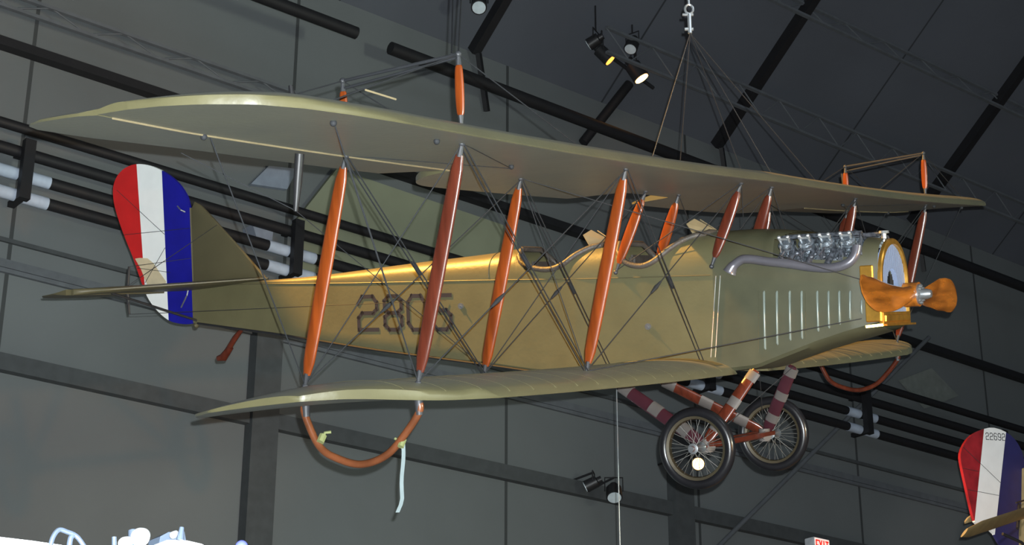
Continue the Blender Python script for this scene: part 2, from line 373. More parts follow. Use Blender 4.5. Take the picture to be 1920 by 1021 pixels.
def surfL(x, y, ail=0):
    ay = abs(y); t = (-.12 - x) / 1.8; base = ZL(y) - .125 + .02 * math.sin(PI * min(t, 1))
    le = lerp(LEL, ay); te = lerp(TEL, ay); k = smooth01((5.56 - ay) / .7) ** .5 * .8 + .2
    tt = (le - x) / (le - te); th = .12 * foil(t if ay < 4.4 else tt * .8 + t * .2) * k + .012
    base += -.085 * smooth01((ay - 3.9) / 1.6) * max(0, (-x - .5) / 1.1) + .03 * smooth01((ay - 4.6) / .9)
    return base, base + th
def wing_part(bm, sgn, ys, xa, xb, surf, ail=0, n=26, coslead=True):
    rows = []
    for y in ys:
        a = xa(y); b = xb(y); top = []; bot = []
        for i in range(n + 1):
            s = i / n
            if coslead: s = s * s * (1.5 - .5 * s) * .55 + s * .45 if s < 1 else 1
            x = a + (b - a) * s; zb, zt = surf(x, y, ail)
            top.append((x, sgn * y, zt)); bot.append((x, sgn * y, zb))
        mid = ((a + .004), sgn * y, (top[0][2] + bot[0][2]) / 2)
        rows.append([mid] + top + bot[::-1])
    vs = grid(bm, rows, close=True)
    bm.faces.new(vs[0]); bm.faces.new(vs[-1][::-1])
def frange(a, b, st):
    k = max(1, round((b - a) / st)); return [a + (b - a) * i / k for i in range(k + 1)]
# upper wing: fixed part of both halves, joined at the centre
uw = None
bm = B()
XH = -.9
YA0 = 3.40
def xteU_fixed(y):
    if y < .62: return -1.05 - .45 * smooth01((y - .45) / .17)
    if y < 2.75: return lerp(TEU, y)
    if y < YA0: return lerp(TEU, y) + (.62) * (1 - math.sqrt(max(0, 1 - ((y - 2.75) / (YA0 - 2.75)) ** 2))) 
    return XH + .02
rows = []
yl = frange(0, .45, .15) + frange(.47, .64, .03) + frange(.8, 2.7, .25) + frange(2.75, 3.38, .045) + [3.42] + frange(3.6, 5.6, .25) + frange(5.7, 6.7, .1) + frange(6.74, 6.97, .03)
def full_wing(ys, xa, xb, surf):
    bm = B(); rows = []
    for y in [-v for v in ys[::-1]] + ys[1:]:
        ay = abs(y); a = xa(ay); b = min(xb(ay), a - .005); top = []; bot = []; n_ = 26
        for i in range(n_ + 1):
            s = i / n_; s = s * s * .5 + s * .5
            x = a + (b - a) * s; zb, zt = surf(x, ay)
            top.append((x, y, zt)); bot.append((x, y, zb))
        rows.append([(a + .006, y, (top[0][2] + bot[0][2]) / 2)] + top + bot[::-1])
    vs = grid(bm, rows, close=True); bm.faces.new(vs[0]); bm.faces.new(vs[-1][::-1]); return bm
uw = obj('upper_wing', full_wing(yl, lambda y: lerp(LEU, y), xteU_fixed, surfU), M['fabric'], A, ang=50)
for sg in (-1, 1):
    bm = B(); ysa = frange(YA0 + .03, 5.6, .25) + frange(5.7, 6.7, .1) + frange(6.74, 6.95, .03)
    wing_part(bm, sg, ysa, lambda y: XH, lambda y: min(lerp(TEU, y), XH - .01), lambda x, y, a_: surfU(x, y, a_), ail=.06, n=14, coslead=False)
    al = obj('aileron', bm, M['fabric'], uw, ang=50)
    # aileron mast with its fittings
    for d in (-1, 1):
        bm = B(); zb, zt = surfU(-1.02, 5.05)
        a = Vector((-1.0, sg * 5.05, zb if d < 0 else zt)); b = a + Vector((-.05, 0, d * .36)); tube(bm, [a, a.lerp(b, .5), b], [.03, .028, .016], 10)
        obj('aileron_mast', bm, M['black'], uw, label='black aileron mast')
    # pale hinge strip and small fittings under the wing
    bm = B(); zz = lambda y: surfU(XH + .015, y)[0] - .004
    tube(bm, [(XH + .015, sg * y, zz(y)) for y in frange(YA0, 6.85, .3)], .006, 6); obj('hinge_strip', bm, M['perspex'], uw, label='pale hinge strip')
    bm = B()
    for x, y in ((0, 6.05), (-SP, 6.1), (0, 5.9 - .9), (-.45, 3.35)):
        sphere(bm, (x, sg * y, surfU(x, y)[0] - .012), .02)
    obj('wire_fitting', bm, M['wire'], uw)
# pale stick lying on top of the upper wing
bm = B(); tube(bm, [(.12, -5.9, 1.69), (.16, -5.66, 1.655)], .006, 6); obj('pitot_tube', bm, M['perspex'], A, label='thin pale tube on top of the upper wing')
# lower wings
yll = frange(.34, .45, .11) + frange(.6, 4.2, .2) + frange(4.3, 5.3, .1) + frange(5.34, 5.52, .03)
for sg in (-1, 1):
    bm = B(); wing_part(bm, sg, yll, lambda y: lerp(LEL, y), lambda y: lerp(TEL, y), lambda x, y, a_: surfL(x, y), n=28)
    lw = obj('lower_wing', bm, M['fabric'], A, ang=50)
    for k in range(15):      # rib tapes
        y = .62 + k * .31; bm = B()
        xl_ = lerp(LEL, y) - .012; xt_ = lerp(TEL, y) + .015; pts = [(xl_ + (xt_ - xl_) * (i / 22) ** 1.4, sg * y, 0) for i in range(23)]
        pts = [Vector((p[0], p[1], surfL(p[0], y)[1] - .0035)) for p in pts]
        tube(bm, pts, .005, 6); obj('rib_tape', bm, M['fabric'], lw)
    bm = B()             # black seam between wing tip bow and cover
    obj('walkway', (lambda b: (grid(b, [[(x, sg * yy, surfL(x, yy)[1] + .004) for x in frange(-1.6, -.2, .1)] for yy in (.42, .60)]), b)[1])(bm), M['cowl'], lw)

# ---- fuselage
WT = [(1.14, .335), (.9, .365), (.3, .38), (-1.6, .38), (-6.26, .03)]
ZLT = [(1.14, .64), (.6, .67), (0, .71), (-1.5, .75), (-2.6, .795), (-4.1, .845), (-5.3, .90), (-6.26, .925)]
ZBT = [(1.14, .235), (.85, .165), (.6, .095), (.075, -.083), (-.4, -.12), (-1.2, -.12), (-2.07, -.062), (-2.65, .02), (-3.9, .187), (-5.1, .375), (-6.26, .534)]
ZTT = [(1.14, .93), (.8, .985), (.37, 1.05), (.03, 1.085), (-.41, 1.085), (-1.45, 1.06), (-2.3, 1.06), (-2.6, 1.035), (-3.38, 1.0), (-4.64, .935), (-5.3, .925), (-6.26, .935)]
RIM = [(-2.26, 1.2), (-2.235, 1.04), (-2.17, .92), (-2.02, .855), (-1.85, .835), (-1.72, .87), (-1.60, .95), (-1.48, 1.01), (-1.38, 1.045), (-1.345, 1.2)]
RIM2 = [(-1.24, 1.2), (-1.215, 1.03), (-1.17, .93), (-1.08, .845), (-.94, .812), (-.82, .85), (-.7, .94), (-.6, 1.01), (-.48, 1.055), (-.40, 1.075), (-.375, 1.2)]
WF = lambda x: lerp(WT, x)
EXP = .82
def rim(x):
    for Rm in (RIM, RIM2):
        if Rm[0][0] < x < Rm[-1][0]: return spl(Rm, x) if Rm[1][0] <= x <= Rm[-2][0] else 1.2
    return 9
def deck(x, z=None, a=None):
    w = WF(x); zl = lerp(ZLT, x); zt = max(spl(ZTT, x), zl + .012)
    ex = EXP * (.75 if x > .2 else 1)
    if a is None:
        q = (z - zl) / (zt - zl)
        a = PI / 2 if q >= 1 else math.asin(max(0, q) ** (1 / ex))
    return a, w * math.cos(a) ** ex, zl + (zt - zl) * math.sin(a) ** ex
xs = sorted(set([round(v, 3) for v in frange(-6.26, -2.4, .16) + frange(-2.4, -.2, .02) + frange(-.2, .24, .06) + frange(.24, 1.06, .025) + [1.1, 1.14]]))
BLY = [(1.14, .0), (.3, -.01), (.0, 0)]
for_s = {}
def hull_rows(sg, part):
    rows = []
    for x in xs:
        w = WF(x); zl = lerp(ZLT, x); zb = lerp(ZBT, x)
        if part == 'body':
            zc = zb - (.055 * smooth01((x + .3) / 1.2) if x > -.3 else 0)
            r = [(x, 0, zc), (x, sg * w * .5, zc + (zb - zc) * .35), (x, sg * w * .93, zb + .002), (x, sg * w, zb + .03)]
            for k in range(1, 6): r.append((x, sg * w, zb + .03 + (zl - zb - .03) * k / 6))
            r.append((x, sg * w, zl)); rows.append(r)
        else:
            am = deck(x, z=rim(x))[0]; r = []
            for k in range(19):
                _, yy, zz = deck(x, a=am * k / 18); r.append((x, sg * max(yy, 0), zz))
            rows.append(r)
    return rows
bm = B()
hole = lambda x, z: ((x - .64) / .38) ** 2 + ((z - .905) / .135) ** 4 < 1
for sg in (-1, 1):
    grid(bm, hull_rows(sg, 'body'), mat=0)
    rr = hull_rows(sg, 'deck')
    grid(bm, rr, mat=0, skip=lambda i, j: hole((xs[i] + xs[i + 1]) / 2, (rr[i][j][2] + rr[i][j + 1][2]) / 2))
bmesh.ops.remove_doubles(bm, verts=bm.verts[:], dist=.0006)
for f_ in bm.faces:
    if f_.calc_center_median().x > -.28: f_.material_index = 1
    f_.smooth = True
fus = obj('fuselage', bm, [M['fabric'], M['cowl']], A, ang=35)
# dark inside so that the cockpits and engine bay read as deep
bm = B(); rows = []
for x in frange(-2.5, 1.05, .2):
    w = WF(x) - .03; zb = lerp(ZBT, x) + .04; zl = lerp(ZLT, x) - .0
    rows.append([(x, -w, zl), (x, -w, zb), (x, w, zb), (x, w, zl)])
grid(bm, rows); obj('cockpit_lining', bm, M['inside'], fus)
for x0 in (-2.12, -1.12):
    bm = B(); box(bm, (x0, 0, .72), (.06, .42, .42)); box(bm, (x0 + .2, 0, .45), (.4, .42, .08)); bmesh.ops.bevel(bm, geom=bm.edges[:], offset=.02, segments=2, affect='EDGES')
    obj('seat', bm, M['leather'], fus)
for x0 in (-1.42, -.44):
    bm = B(); box(bm, (x0, 0, .88), (.03, .5, .2)); obj('instrument_panel', bm, M['wood_dark_shade'], fus)
# padded coamings
for Rm in (RIM, RIM2):
    xa, xb = Rm[1][0], Rm[-2][0]; pts = []
    L1 = frange(xa, xb, .03)
    for sg in (-1, 1):
        seq = L1 if sg < 0 else L1[::-1]
        for x in seq:
            _, yy, zz = deck(x, z=rim(x)); pts.append((x, sg * (yy + .004), zz + .008))
    pts.append(pts[0]); bm = B(); tube(bm, pts, .026, 10, cap=False); obj('cockpit_coaming', bm, M['leather'], fus, label='dark padded cockpit rim')
# folded windshields (two angled panes each)
for xw_, zw_, hw_ in ((-1.34, 1.045, .20), (-.33, 1.075, .20)):
    bm = B()
    for sg in (-1, 1):
        p = [(xw_ - .02, sg * .005, zw_ + .0), (xw_ - .17, sg * hw_, zw_ - .045), (xw_ - .27, sg * hw_ * .8, zw_ + .09), (xw_ - .24, sg * .06, zw_ + .135)]
        nn_ = (Vector(p[1]) - Vector(p[0])).cross(Vector(p[3]) - Vector(p[0])).normalized(); prism(bm, p, nn_ * .008)
    obj('windshield', bm, M['perspex'], fus, smooth=False, label='cream two-pane windshield')
def side_strip(name, p, q, r, m, parent=None, off=.002):
    bm = B(); tube(bm, [(p[0], -(WF(p[0]) + off), p[1]), (q[0], -(WF(q[0]) + off), q[1])], r, 6); return obj(name, bm, m, parent or fus)
for p, q in (((-.25, .70), (-.33, .02)), ((-.21, .70), (-.29, .02))): side_strip('panel_strip', p, q, .004, M['bright'])
for p, q in (((.126, .555), (.10, .05)), ((.531, .536), (.516, .145))): side_strip('panel_seam', p, q, .003, M['cowl'])
LV = [((.175, .54), (.162, .083)), ((.288, .534), (.271, .118)), ((.399, .529), (.385, .15)), ((.501, .524), (.487, .159)), ((.634, .518), (.627, .215)), ((.729, .513), (.719, .237)), ((.819, .509), (.811, .264)), ((.909, .504), (.898, .299)), ((.998, .427), (.994, .342))]
M['louver'] = mat('pale_louver', (.24, .28, .25), .35, .2)
for p, q in LV:
    bm = B(); o_ = -(WF(p[0]) + .001)
    tube(bm, [(p[0], o_ + .012, p[1] + .02), (p[0], o_ - .004, p[1]), ((p[0] + q[0]) / 2, o_ - .006, (p[1] + q[1]) / 2), (q[0], o_ - .004, q[1]), (q[0], o_ + .012, q[1] - .02)], [.005, .010, .010, .010, .005], 10)
    obj('louver', bm, M['louver'], fus, label='pale pressed louver')
for yy in (-1, 1):      # longeron seam along the side
    bm = B(); tube(bm, [(x, yy * (WF(x) + .001), lerp(ZLT, x) - .012) for x in frange(-6.2, -.3, .3)], .005, 6); obj('side_seam', bm, M['fabric_shade'], fus)
for yy in (-1, 1):      # lower longeron, dark edge
    bm = B(); tube(bm, [(x, yy * (WF(x) - .008), lerp(ZBT, x) + .004) for x in frange(-6.2, -1.9, .2)], .013, 8); obj('lower_edge', bm, M['black'], fus, label='dark lower edge')
bm = B()
for sg in (-1, 1):
    tube(bm, [Vector((x, sg * (deck(x, a=k)[1]), deck(x, a=k)[2] + .001)) for k in frange(.02, 1.55, .1) for x in (-2.52,)], .006, 6)
obj('deck_seam', bm, M['fabric_shade'], fus)
# side number
o8 = [(.25, 0), (0, .2), (0, .8), (.25, 1), (.75, 1), (1, .8), (1, .2), (.75, 0), (.25, 0)]
DIG = {'2': [[(0, .80), (.22, 1), (.78, 1), (1, .82), (1, .62), (.80, .50), (.2, .50), (0, .36), (0, 0), (1, 0)]],
       '8': [[(.25, 0), (0, .14), (0, .38), (.25, .5), (.75, .5), (1, .38), (1, .14), (.75, 0), (.25, 0)], [(.25, .5), (0, .62), (0, .86), (.25, 1), (.75, 1), (1, .86), (1, .62), (.75, .5)]],
       '0': [o8],
       '5': [[(1, 1), (0, 1), (0, .56), (.75, .56), (1, .42), (1, .16), (.75, 0), (.22, 0), (0, .16)]],
       '6': [[(1, .86), (.75, 1), (.25, 1), (0, .84), (0, .16), (.25, 0), (.75, 0), (1, .16), (1, .42), (.75, .56), (0, .56)]],
       '9': [[(0, .14), (.25, 0), (.75, 0), (1, .16), (1, .84), (.75, 1), (.25, 1), (0, .84), (0, .58), (.25, .44), (1, .44)]]}
bm = B()
for ch, xx, zt_, wd in (('2', -4.055, .700, .225), ('8', -3.735, .690, .20), ('0', -3.455, .680, .20), ('5', -3.165, .672, .205)):
    hgt = .315
    yy = -(WF(xx) + .002); yy2 = -(WF(xx + wd) + .002)
    ux = Vector((wd, yy2 - yy, -.006)); nr = Vector((-.075, -1, 0)).normalized()
    strokes(bm, DIG[ch], (xx, yy, zt_ - hgt), ux, (0, 0, 1), (1, hgt), .038, .003, nr)
obj('side_number', bm, M['ink'], fus, smooth=False, label='dark painted number 2805')
# small round fittings on the side
for x, z in ((-.90, .30), (-2.84, .56)):
    bm = B(); y = -(WF(x)); tube(bm, [(x, y + .01, z), (x, y - .012, z)], .028, 14); tube(bm, [(x, y, z), (x, y - .03, z)], .008, 8); obj('side_fitting', bm, M['steel'], fus)
# access bulge rails of the sling hand holes
# ---- radiator
XR = 1.17
rad = None
def rad_outline(w, zb, zt, k=22):
    pts = [(-w, zb), (-w, .60)]
    for i in range(1, k):
        a = PI * i / k; pts.append((-w * math.cos(a), .60 + (zt - .60) * math.sin(a) ** 1.05))
    pts += [(w, .60), (w, zb)]; return pts
bm = B()
OUT = rad_outline(.345, .235, .935); INN = rad_outline(.315, .335, .888)
ro = [[(XR - .035, y, z) for y, z in OUT], [(XR - .01, y, z) for y, z in OUT], [(XR, y * .98, .6 + (z - .6) * .98) for y, z in OUT], [(XR, y, z) for y, z in INN], [(XR - .025, y, z) for y, z in INN]]
grid(bm, ro, close=True); rad = obj('radiator', bm, M['brass'], A, ang=30, label='brass radiator shell')
bm = B(); NC = 42      # core of upright fins around an oval shaft opening
for i_ in range(NC):
    y0 = -.315 + .63 * i_ / NC; y1 = y0 + .63 / NC; ym = (y0 + y1) / 2
    ztop = .60 + (.888 - .60) * max(0, 1 - (ym / .315) ** 2) ** .52
    spans = [(.335, ztop)]
    if abs(ym) < .14:
        h_ = math.sqrt(1 - (ym / .14) ** 2); spans = [(.335, .50 - .10 * h_), (.53 + .16 * h_, ztop)]
    for za, zb_ in spans: box(bm, (XR - .045, ym, (za + zb_) / 2), (.04 if i_ % 2 else .036, y1 - y0, zb_ - za))
obj('radiator_core', bm, M['core'], rad, smooth=False, label='pale blue-grey radiator core')
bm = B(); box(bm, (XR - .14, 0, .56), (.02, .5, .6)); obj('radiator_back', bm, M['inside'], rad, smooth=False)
bm = B(); tube(bm, [(XR - .02, 0, .36)] + [(XR - .02, .075 * math.cos(a), .43 + .075 * math.sin(a)) for a in [PI * 2 * i / 16 for i in range(12, 28)]], .012, 8); obj('starting_ring', bm, M['brass'], rad)
bm = B(); tube(bm, [(XR - .08, 0, .91), (XR - .08, 0, .975), (XR - .08, 0, .98), (XR - .08, 0, 1.0)], [.022, .022, .045, .04], 16); obj('filler_cap', bm, M['bright'], rad, label='steel filler cap')
bm = B(); box(bm, (XR - .12, -.355, .65), (.11, .03, .13)); box(bm, (XR - .08, -.345, .37), (.13, .03, .22)); box(bm, (XR - .01, 0, .285), (.04, .62, .06)); bmesh.ops.bevel(bm, geom=bm.edges[:], offset=.008, segments=1, affect='EDGES')
obj('radiator_bracket', bm, M['brass'], rad, smooth=False)
bm = B(); bar(bm, (XR - .13, -.40, .225), (XR + .0, -.36, .235), .12, .02); box(bm, (XR - .05, 0, .232), (.17, .74, .016)); obj('radiator_base', bm, M['brass'], rad, smooth=False)
# ---- propeller (two blades, level)
bm = B()
HUB = Vector((1.30, 0, .468))
for sg in (-1, 1):
    rows = []
    for i in range(25):
        s = i / 24; y = .02 + s * 1.20
        ch = lerp([(0, .13), (.08, .13), (.2, .17), (.4, .235), (.65, .285), (.85, .275), (.95, .22), (1, .10)], s)
        tw = math.radians(lerp([(0, 70), (.2, 42), (.5, 22), (1, 10)], s)); th = lerp([(0, .115), (.2, .07), (.5, .032), (1, .012)], s)
        off = lerp([(0, 0), (.5, .01), (.8, -.01), (1, -.06)], s); row = []
        # sg<0 blade shows its broad rear-swept face; chord lies mostly in the disc plane, pitch twists it fore-aft
        cd = Vector((math.sin(tw) * .9, 0, sg * math.cos(tw))); nd = Vector((math.cos(tw), 0, -sg * math.sin(tw) * .9)).normalized(); cd.normalize()
        for k in range(16):
            a = 2 * PI * k / 16; c_ = math.cos(a) * ch / 2; t_ = math.sin(a) * th / 2 * (1.4 if math.sin(a) > 0 else .5)
            row.append(HUB + Vector((0, sg * y, sg * off)) + cd * c_ + nd * t_)
        rows.append(row)
    vs = grid(bm, rows, close=True); bm.faces.new(vs[0]); bm.faces.new(vs[-1][::-1])
tube(bm, [HUB + Vector((-.06, 0, 0)), HUB + Vector((.06, 0, 0))], .10, 24)
prop = obj('propeller', bm, M['prop'], A, ang=50, label='varnished wooden two-blade propeller')
bm = B(); tube(bm, [HUB + Vector((.055, 0, 0)), HUB + Vector((.075, 0, 0))], .085, 20); tube(bm, [HUB + Vector((.07, 0, 0)), HUB + Vector((.13, 0, 0)), HUB + Vector((.16, 0, 0))], [.045, .042, .03], 14)
for k in range(8):
    a = 2 * PI * k / 8; p = HUB + Vector((.07, .065 * math.cos(a), .065 * math.sin(a))); tube(bm, [p, p + Vector((.02, 0, 0))], .011, 6)

obj('propeller_hub', bm, M['steel'], prop, label='grey steel hub')
# ---- engine: two banks of four cylinders standing out of the cowling
M['exh'] = mat('exhaust_steel', (.17, .17, .20), .32, .5)
M['engine'] = mat('engine_metal', (.16, .19, .22), .4, .5, var=.6, scale=30, bump=.5, bscale=80)
M['engine_dark'] = mat('oily_engine_metal', (.10, .11, .13), .4, .4, var=.7, scale=40)
for sg in (-1, 1):
    en = None
    for k in range(4):
        x = .37 + k * .175 + (.0 if sg < 0 else .03); a = Vector((x, sg * .14, .72)); d = Vector((0, sg * .60, .64)).normalized()
        bm = B(); pts = []; rs = []
        for j in range(15):
            pts.append(a + d * (.02 + .018 * j)); rs.append(.062 if j % 2 else .052)
        tube(bm, pts, rs, 18)
        p = a + d * .29; tube(bm, [p - d * .03, p, p + d * .02], [.066, .068, .045], 18)
        cyl = obj('cylinder', bm, M['engine'], A, label='engine cylinder')
        bm = B()
        q = a + d * .31; s = Vector((1, 0, 0)); o_ = Vector((0, -sg * .64, .60)) * .06
        tube(bm, [q - s * .05 + d * .03, q + s * .05 + d * .03], .011, 8); tube(bm, [q - s * .04, q - s * .04 + d * .06], .012, 8); tube(bm, [q + s * .035, q + s * .035 + d * .055], .012, 8)
        tube(bm, [q + s * .02 + o_, q - d * .26 + s * .06 + o_ * 1.6], .007, 6); tube(bm, [q - s * .03 - o_, q - d * .22 - s * .07 - o_ * 1.5], .007, 6)
        sphere(bm, q + d * .05 + s * .035, .018, n=8); sphere(bm, q + d * .05 - s * .04, .018, n=8); obj('rocker_gear', bm, M['bright'], cyl, label='bright rocker arms and pushrods')
        bm = B(); ex = a + d * .22 + Vector((.05, sg * .05, -.05)); tube(bm, curve_pts([a + d * .24 + Vector((.04, 0, 0)), ex, Vector((x + .02, sg * .41, .74))], 5), .026, 10); obj('exhaust_stub', bm, M['engine_dark'], cyl)
    bm = B(); tube(bm, [(.28, sg * .22, .99), (.98, sg * .22, .985)], .02, 8)
    for k in range(9):
        x = .3 + k * .085; tube(bm, curve_pts([(x, sg * .16, .93), (x + .03, sg * (.25 + .04 * (k % 3)), .97 - .02 * (k % 2)), (x + .05 * (-1) ** k, sg * .40, .80 + .02 * (k % 2))], 4), .008, 6)
    for k in range(26):
        x = .30 + .027 * k; z = .80 + .05 * math.sin(k * 2.3); p = Vector((x, sg * (.35 + .02 * math.cos(k * 1.7)), z))
        sphere(bm, p, .016 + .008 * math.sin(k * 1.3), n=8); tube(bm, [p, p + Vector((.03 * math.cos(k), -sg * .06, .10))], .007, 5)
    obj('intake_pipe', bm, M['engine_dark'], A)
    bm = B(); box(bm, (.64, sg * .16, .80), (.72, .16, .14)); obj('crankcase', bm, M['engine_dark'], A, smooth=False)
    bm = B()
    pts = [(1.0, sg * .40, .875), (.985, sg * .42, .80), (.93, sg * .44, .74), (.80, sg * .445, .708), (.61, sg * .445, .725), (.43, sg * .45, .762), (.246, sg * .45, .79), (.12, sg * .455, .815), (.03, sg * .46, .82), (-.03, sg * .46, .79)]
    tube(bm, curve_pts(pts, 5), .038, 14)
    tube(bm, curve_pts([(-.015, sg * .46, .80), (-.06, sg * .46, .765), (-.09, sg * .46, .72)], 5), [.038] * 4 + [.042, .045, .047, .05, .052, .055, .06], 14)
    obj('exhaust_pipe', bm, M['exh'], A, label='grey exhaust pipe along the cowling')

# ---- struts
def strut(name, a, b, ch, m, parent, fit=.10, th=.38, ends=.45, fore=None):
    a = Vector(a); b = Vector(b); t = (b - a).normalized(); L = (b - a).length
    f = Vector(fore or (1, 0, 0)); f = (f - t * f.dot(t)).normalized(); s = t.cross(f); rows = []
    e = fit / L
    for i in range(17):
        u = e + (1 - 2 * e) * i / 16; k = ends + (1 - ends) * math.sin(PI * (i / 16)) ** .45; c = a.lerp(b, u)
        if i in (0, 16): k *= .75
        rows.append([c + f * math.cos(2 * PI * j / 16) * ch / 2 * k * (1 if math.cos(2 * PI * j / 16) > 0 else 1.15) + s * math.sin(2 * PI * j / 16) * ch / 2 * th * (.5 + .5 * k) for j in range(16)])
    bm = B(); vs = grid(bm, rows, close=True); bm.faces.new(vs[0]); bm.faces.new(vs[-1][::-1]); o = obj(name, bm, m, parent, ang=60)
    bm = B()
    if fit > .03:
        bm.free()
        for p, q in ((a, a.lerp(b, e * 1.15)), (b, b.lerp(a, e * 1.15))):
            bm = B(); tube(bm, [p, p.lerp(q, .5), q], [.012, .015, .02], 8); sphere(bm, p, .022, n=8)
            obj('strut_fitting', bm, M['fitting'], o)
    return o
for sg in (-1, 1):
    for yy, dk in ((YO, True), (YI, False)):
        for fr in (0, 1):
            m = M['wood_dark_shade'] if (dk and fr == 0) or sg > 0 else M['wood']  # outer front and port struts: shade put in by darker wood
            x = -SP * fr
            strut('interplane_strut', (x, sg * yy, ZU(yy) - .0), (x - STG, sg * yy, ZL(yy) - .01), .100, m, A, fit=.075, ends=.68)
    for fr in (0, 1):
        x = -SP * fr
        strut('cabane_strut', (x, sg * YC, ZU(YC)), ((-.281, -1.183)[fr], sg * .39, .78), .095, M['wood_dark_shade'] if fr == 0 else M['wood'], A, fit=.07, ends=.35)
        # masts above the upper wing
        zb = surfU(x, YO)[1]; zt = ZU(YO) + (.555, .485)[fr]
        strut('wing_mast', (x, sg * YO, zb - .01), (x, sg * YO, zt), .062, M['wood'], A, fit=.06, ends=.6)
    # thin tubes tying the mast tops
    kf = Vector((0, sg * YO, ZU(YO) + .555)); kr = Vector((-SP, sg * YO, ZU(YO) + .485))
    bm = B(); tube(bm, [kf, kr], .011, 8); tube(bm, [kf + Vector((-.02, 0, -.02)), kr + Vector((0, 0, -.05))], .009, 8); obj('mast_tie', bm, M['wire'], A)
# ---- bracing wires
def wire(a, b, r=.0042, double=False, buckle=None, m='wire'):
    a = Vector(a); b = Vector(b); bm = B()
    if double:
        s = Vector((.016, 0, 0)); tube(bm, [a + s, b + s], r, 6); tube(bm, [a - s, b - s], r, 6)
    else: tube(bm, [a, b], r, 6)
    if buckle:
        p = a.lerp(b, buckle); q = a.lerp(b, buckle + .16 / (b - a).length); tube(bm, [p, p.lerp(q, .5), q], [.008, .017, .008], 8)
    obj('bracing_wire', bm, M[m], A)
for sg in (-1, 1):
    for fr in (0, 1):
        dx = -SP * fr
        U = lambda y: Vector((dx, sg * y, ZU(y) - .01)); Lo = lambda y: Vector((dx - STG, sg * y, ZL(y) + .0))
        root = Vector((dx - STG, sg * .40, -.02))
        wire(root, U(YI), double=True, buckle=.42, r=.0045); wire(Lo(YI), U(YO), double=True, buckle=.5, r=.0045)
        wire(U(YC), Lo(YI), buckle=.55); wire(U(YI), Lo(YO), buckle=.62)
        k = Vector((dx, sg * YO, ZU(YO) + (.555, .485)[fr]))
        wire(k, (dx, sg * 6.05, surfU(dx, 6.05)[1])); wire(k, (dx, sg * 3.2, surfU(dx, 3.2)[1]))
        wire(Lo(YO), (dx, sg * 6.05, ZU(6.05)), double=False)
    for yy in (YI, YO):
        wire((0, sg * yy, ZU(yy)), (-SP - STG, sg * yy, ZL(yy)), r=.0035); wire((-SP, sg * yy, ZU(yy)), (-STG, sg * yy, ZL(yy)), r=.0035)
    wire((1.0, sg * .385, .29), (-STG, sg * YI, ZL(YI)), r=.004); wire((1.02, sg * .385, .60), (-SP, sg * YI, ZU(YI)), r=.004)
    wire((0, sg * YC, ZU(YC)), (-1.183, sg * .39, .79), r=.0035)
    wire((-.45, sg * 3.35, ZU(3.35) - .02), (0, sg * YO, ZU(YO)), r=.003); wire((-.45, sg * 3.35, ZU(3.35) - .02), (-SP, sg * YO, ZU(YO)), r=.003)
    wire((-1.05, sg * 5.05, 1.13), (-STG - SP, sg * YI, .05), r=.0028); wire((-1.05, sg * 5.05, 1.13), (-1.5, sg * 5.6, 1.50), r=.0028)
wire((0, -YC, ZU(0)), (-.28, YC, .8), r=.0035); wire((0, YC, ZU(0)), (-.28, -YC, .8), r=.0035)
# ---- wing-tip skid bows
for sg in (-1, 1):
    y = sg * YO; pts = [(-STG - SP, y, -.10), (-1.30, y, -.17), (-1.19, y, -.385), (-1.03, y, -.47), (-.85, y, -.50), (-.66, y, -.44), (-.51, y, -.305), (-.40, y, -.17), (-STG, y, -.10)]
    bm = B(); tube(bm, curve_pts(pts, 6), .025, 12); sk = obj('skid_bow', bm, M['bow'] if sg < 0 else M['wood_dark_shade'], A, label='bent wooden wing skid bow')
    bm = B()
    for x in (-STG, -STG - SP): tube(bm, [(x, y, -.06), (x, y, -.15), (x, y, -.19)], [.035, .026, .026], 10)
    obj('bow_fitting', bm, M['fitting'], sk)
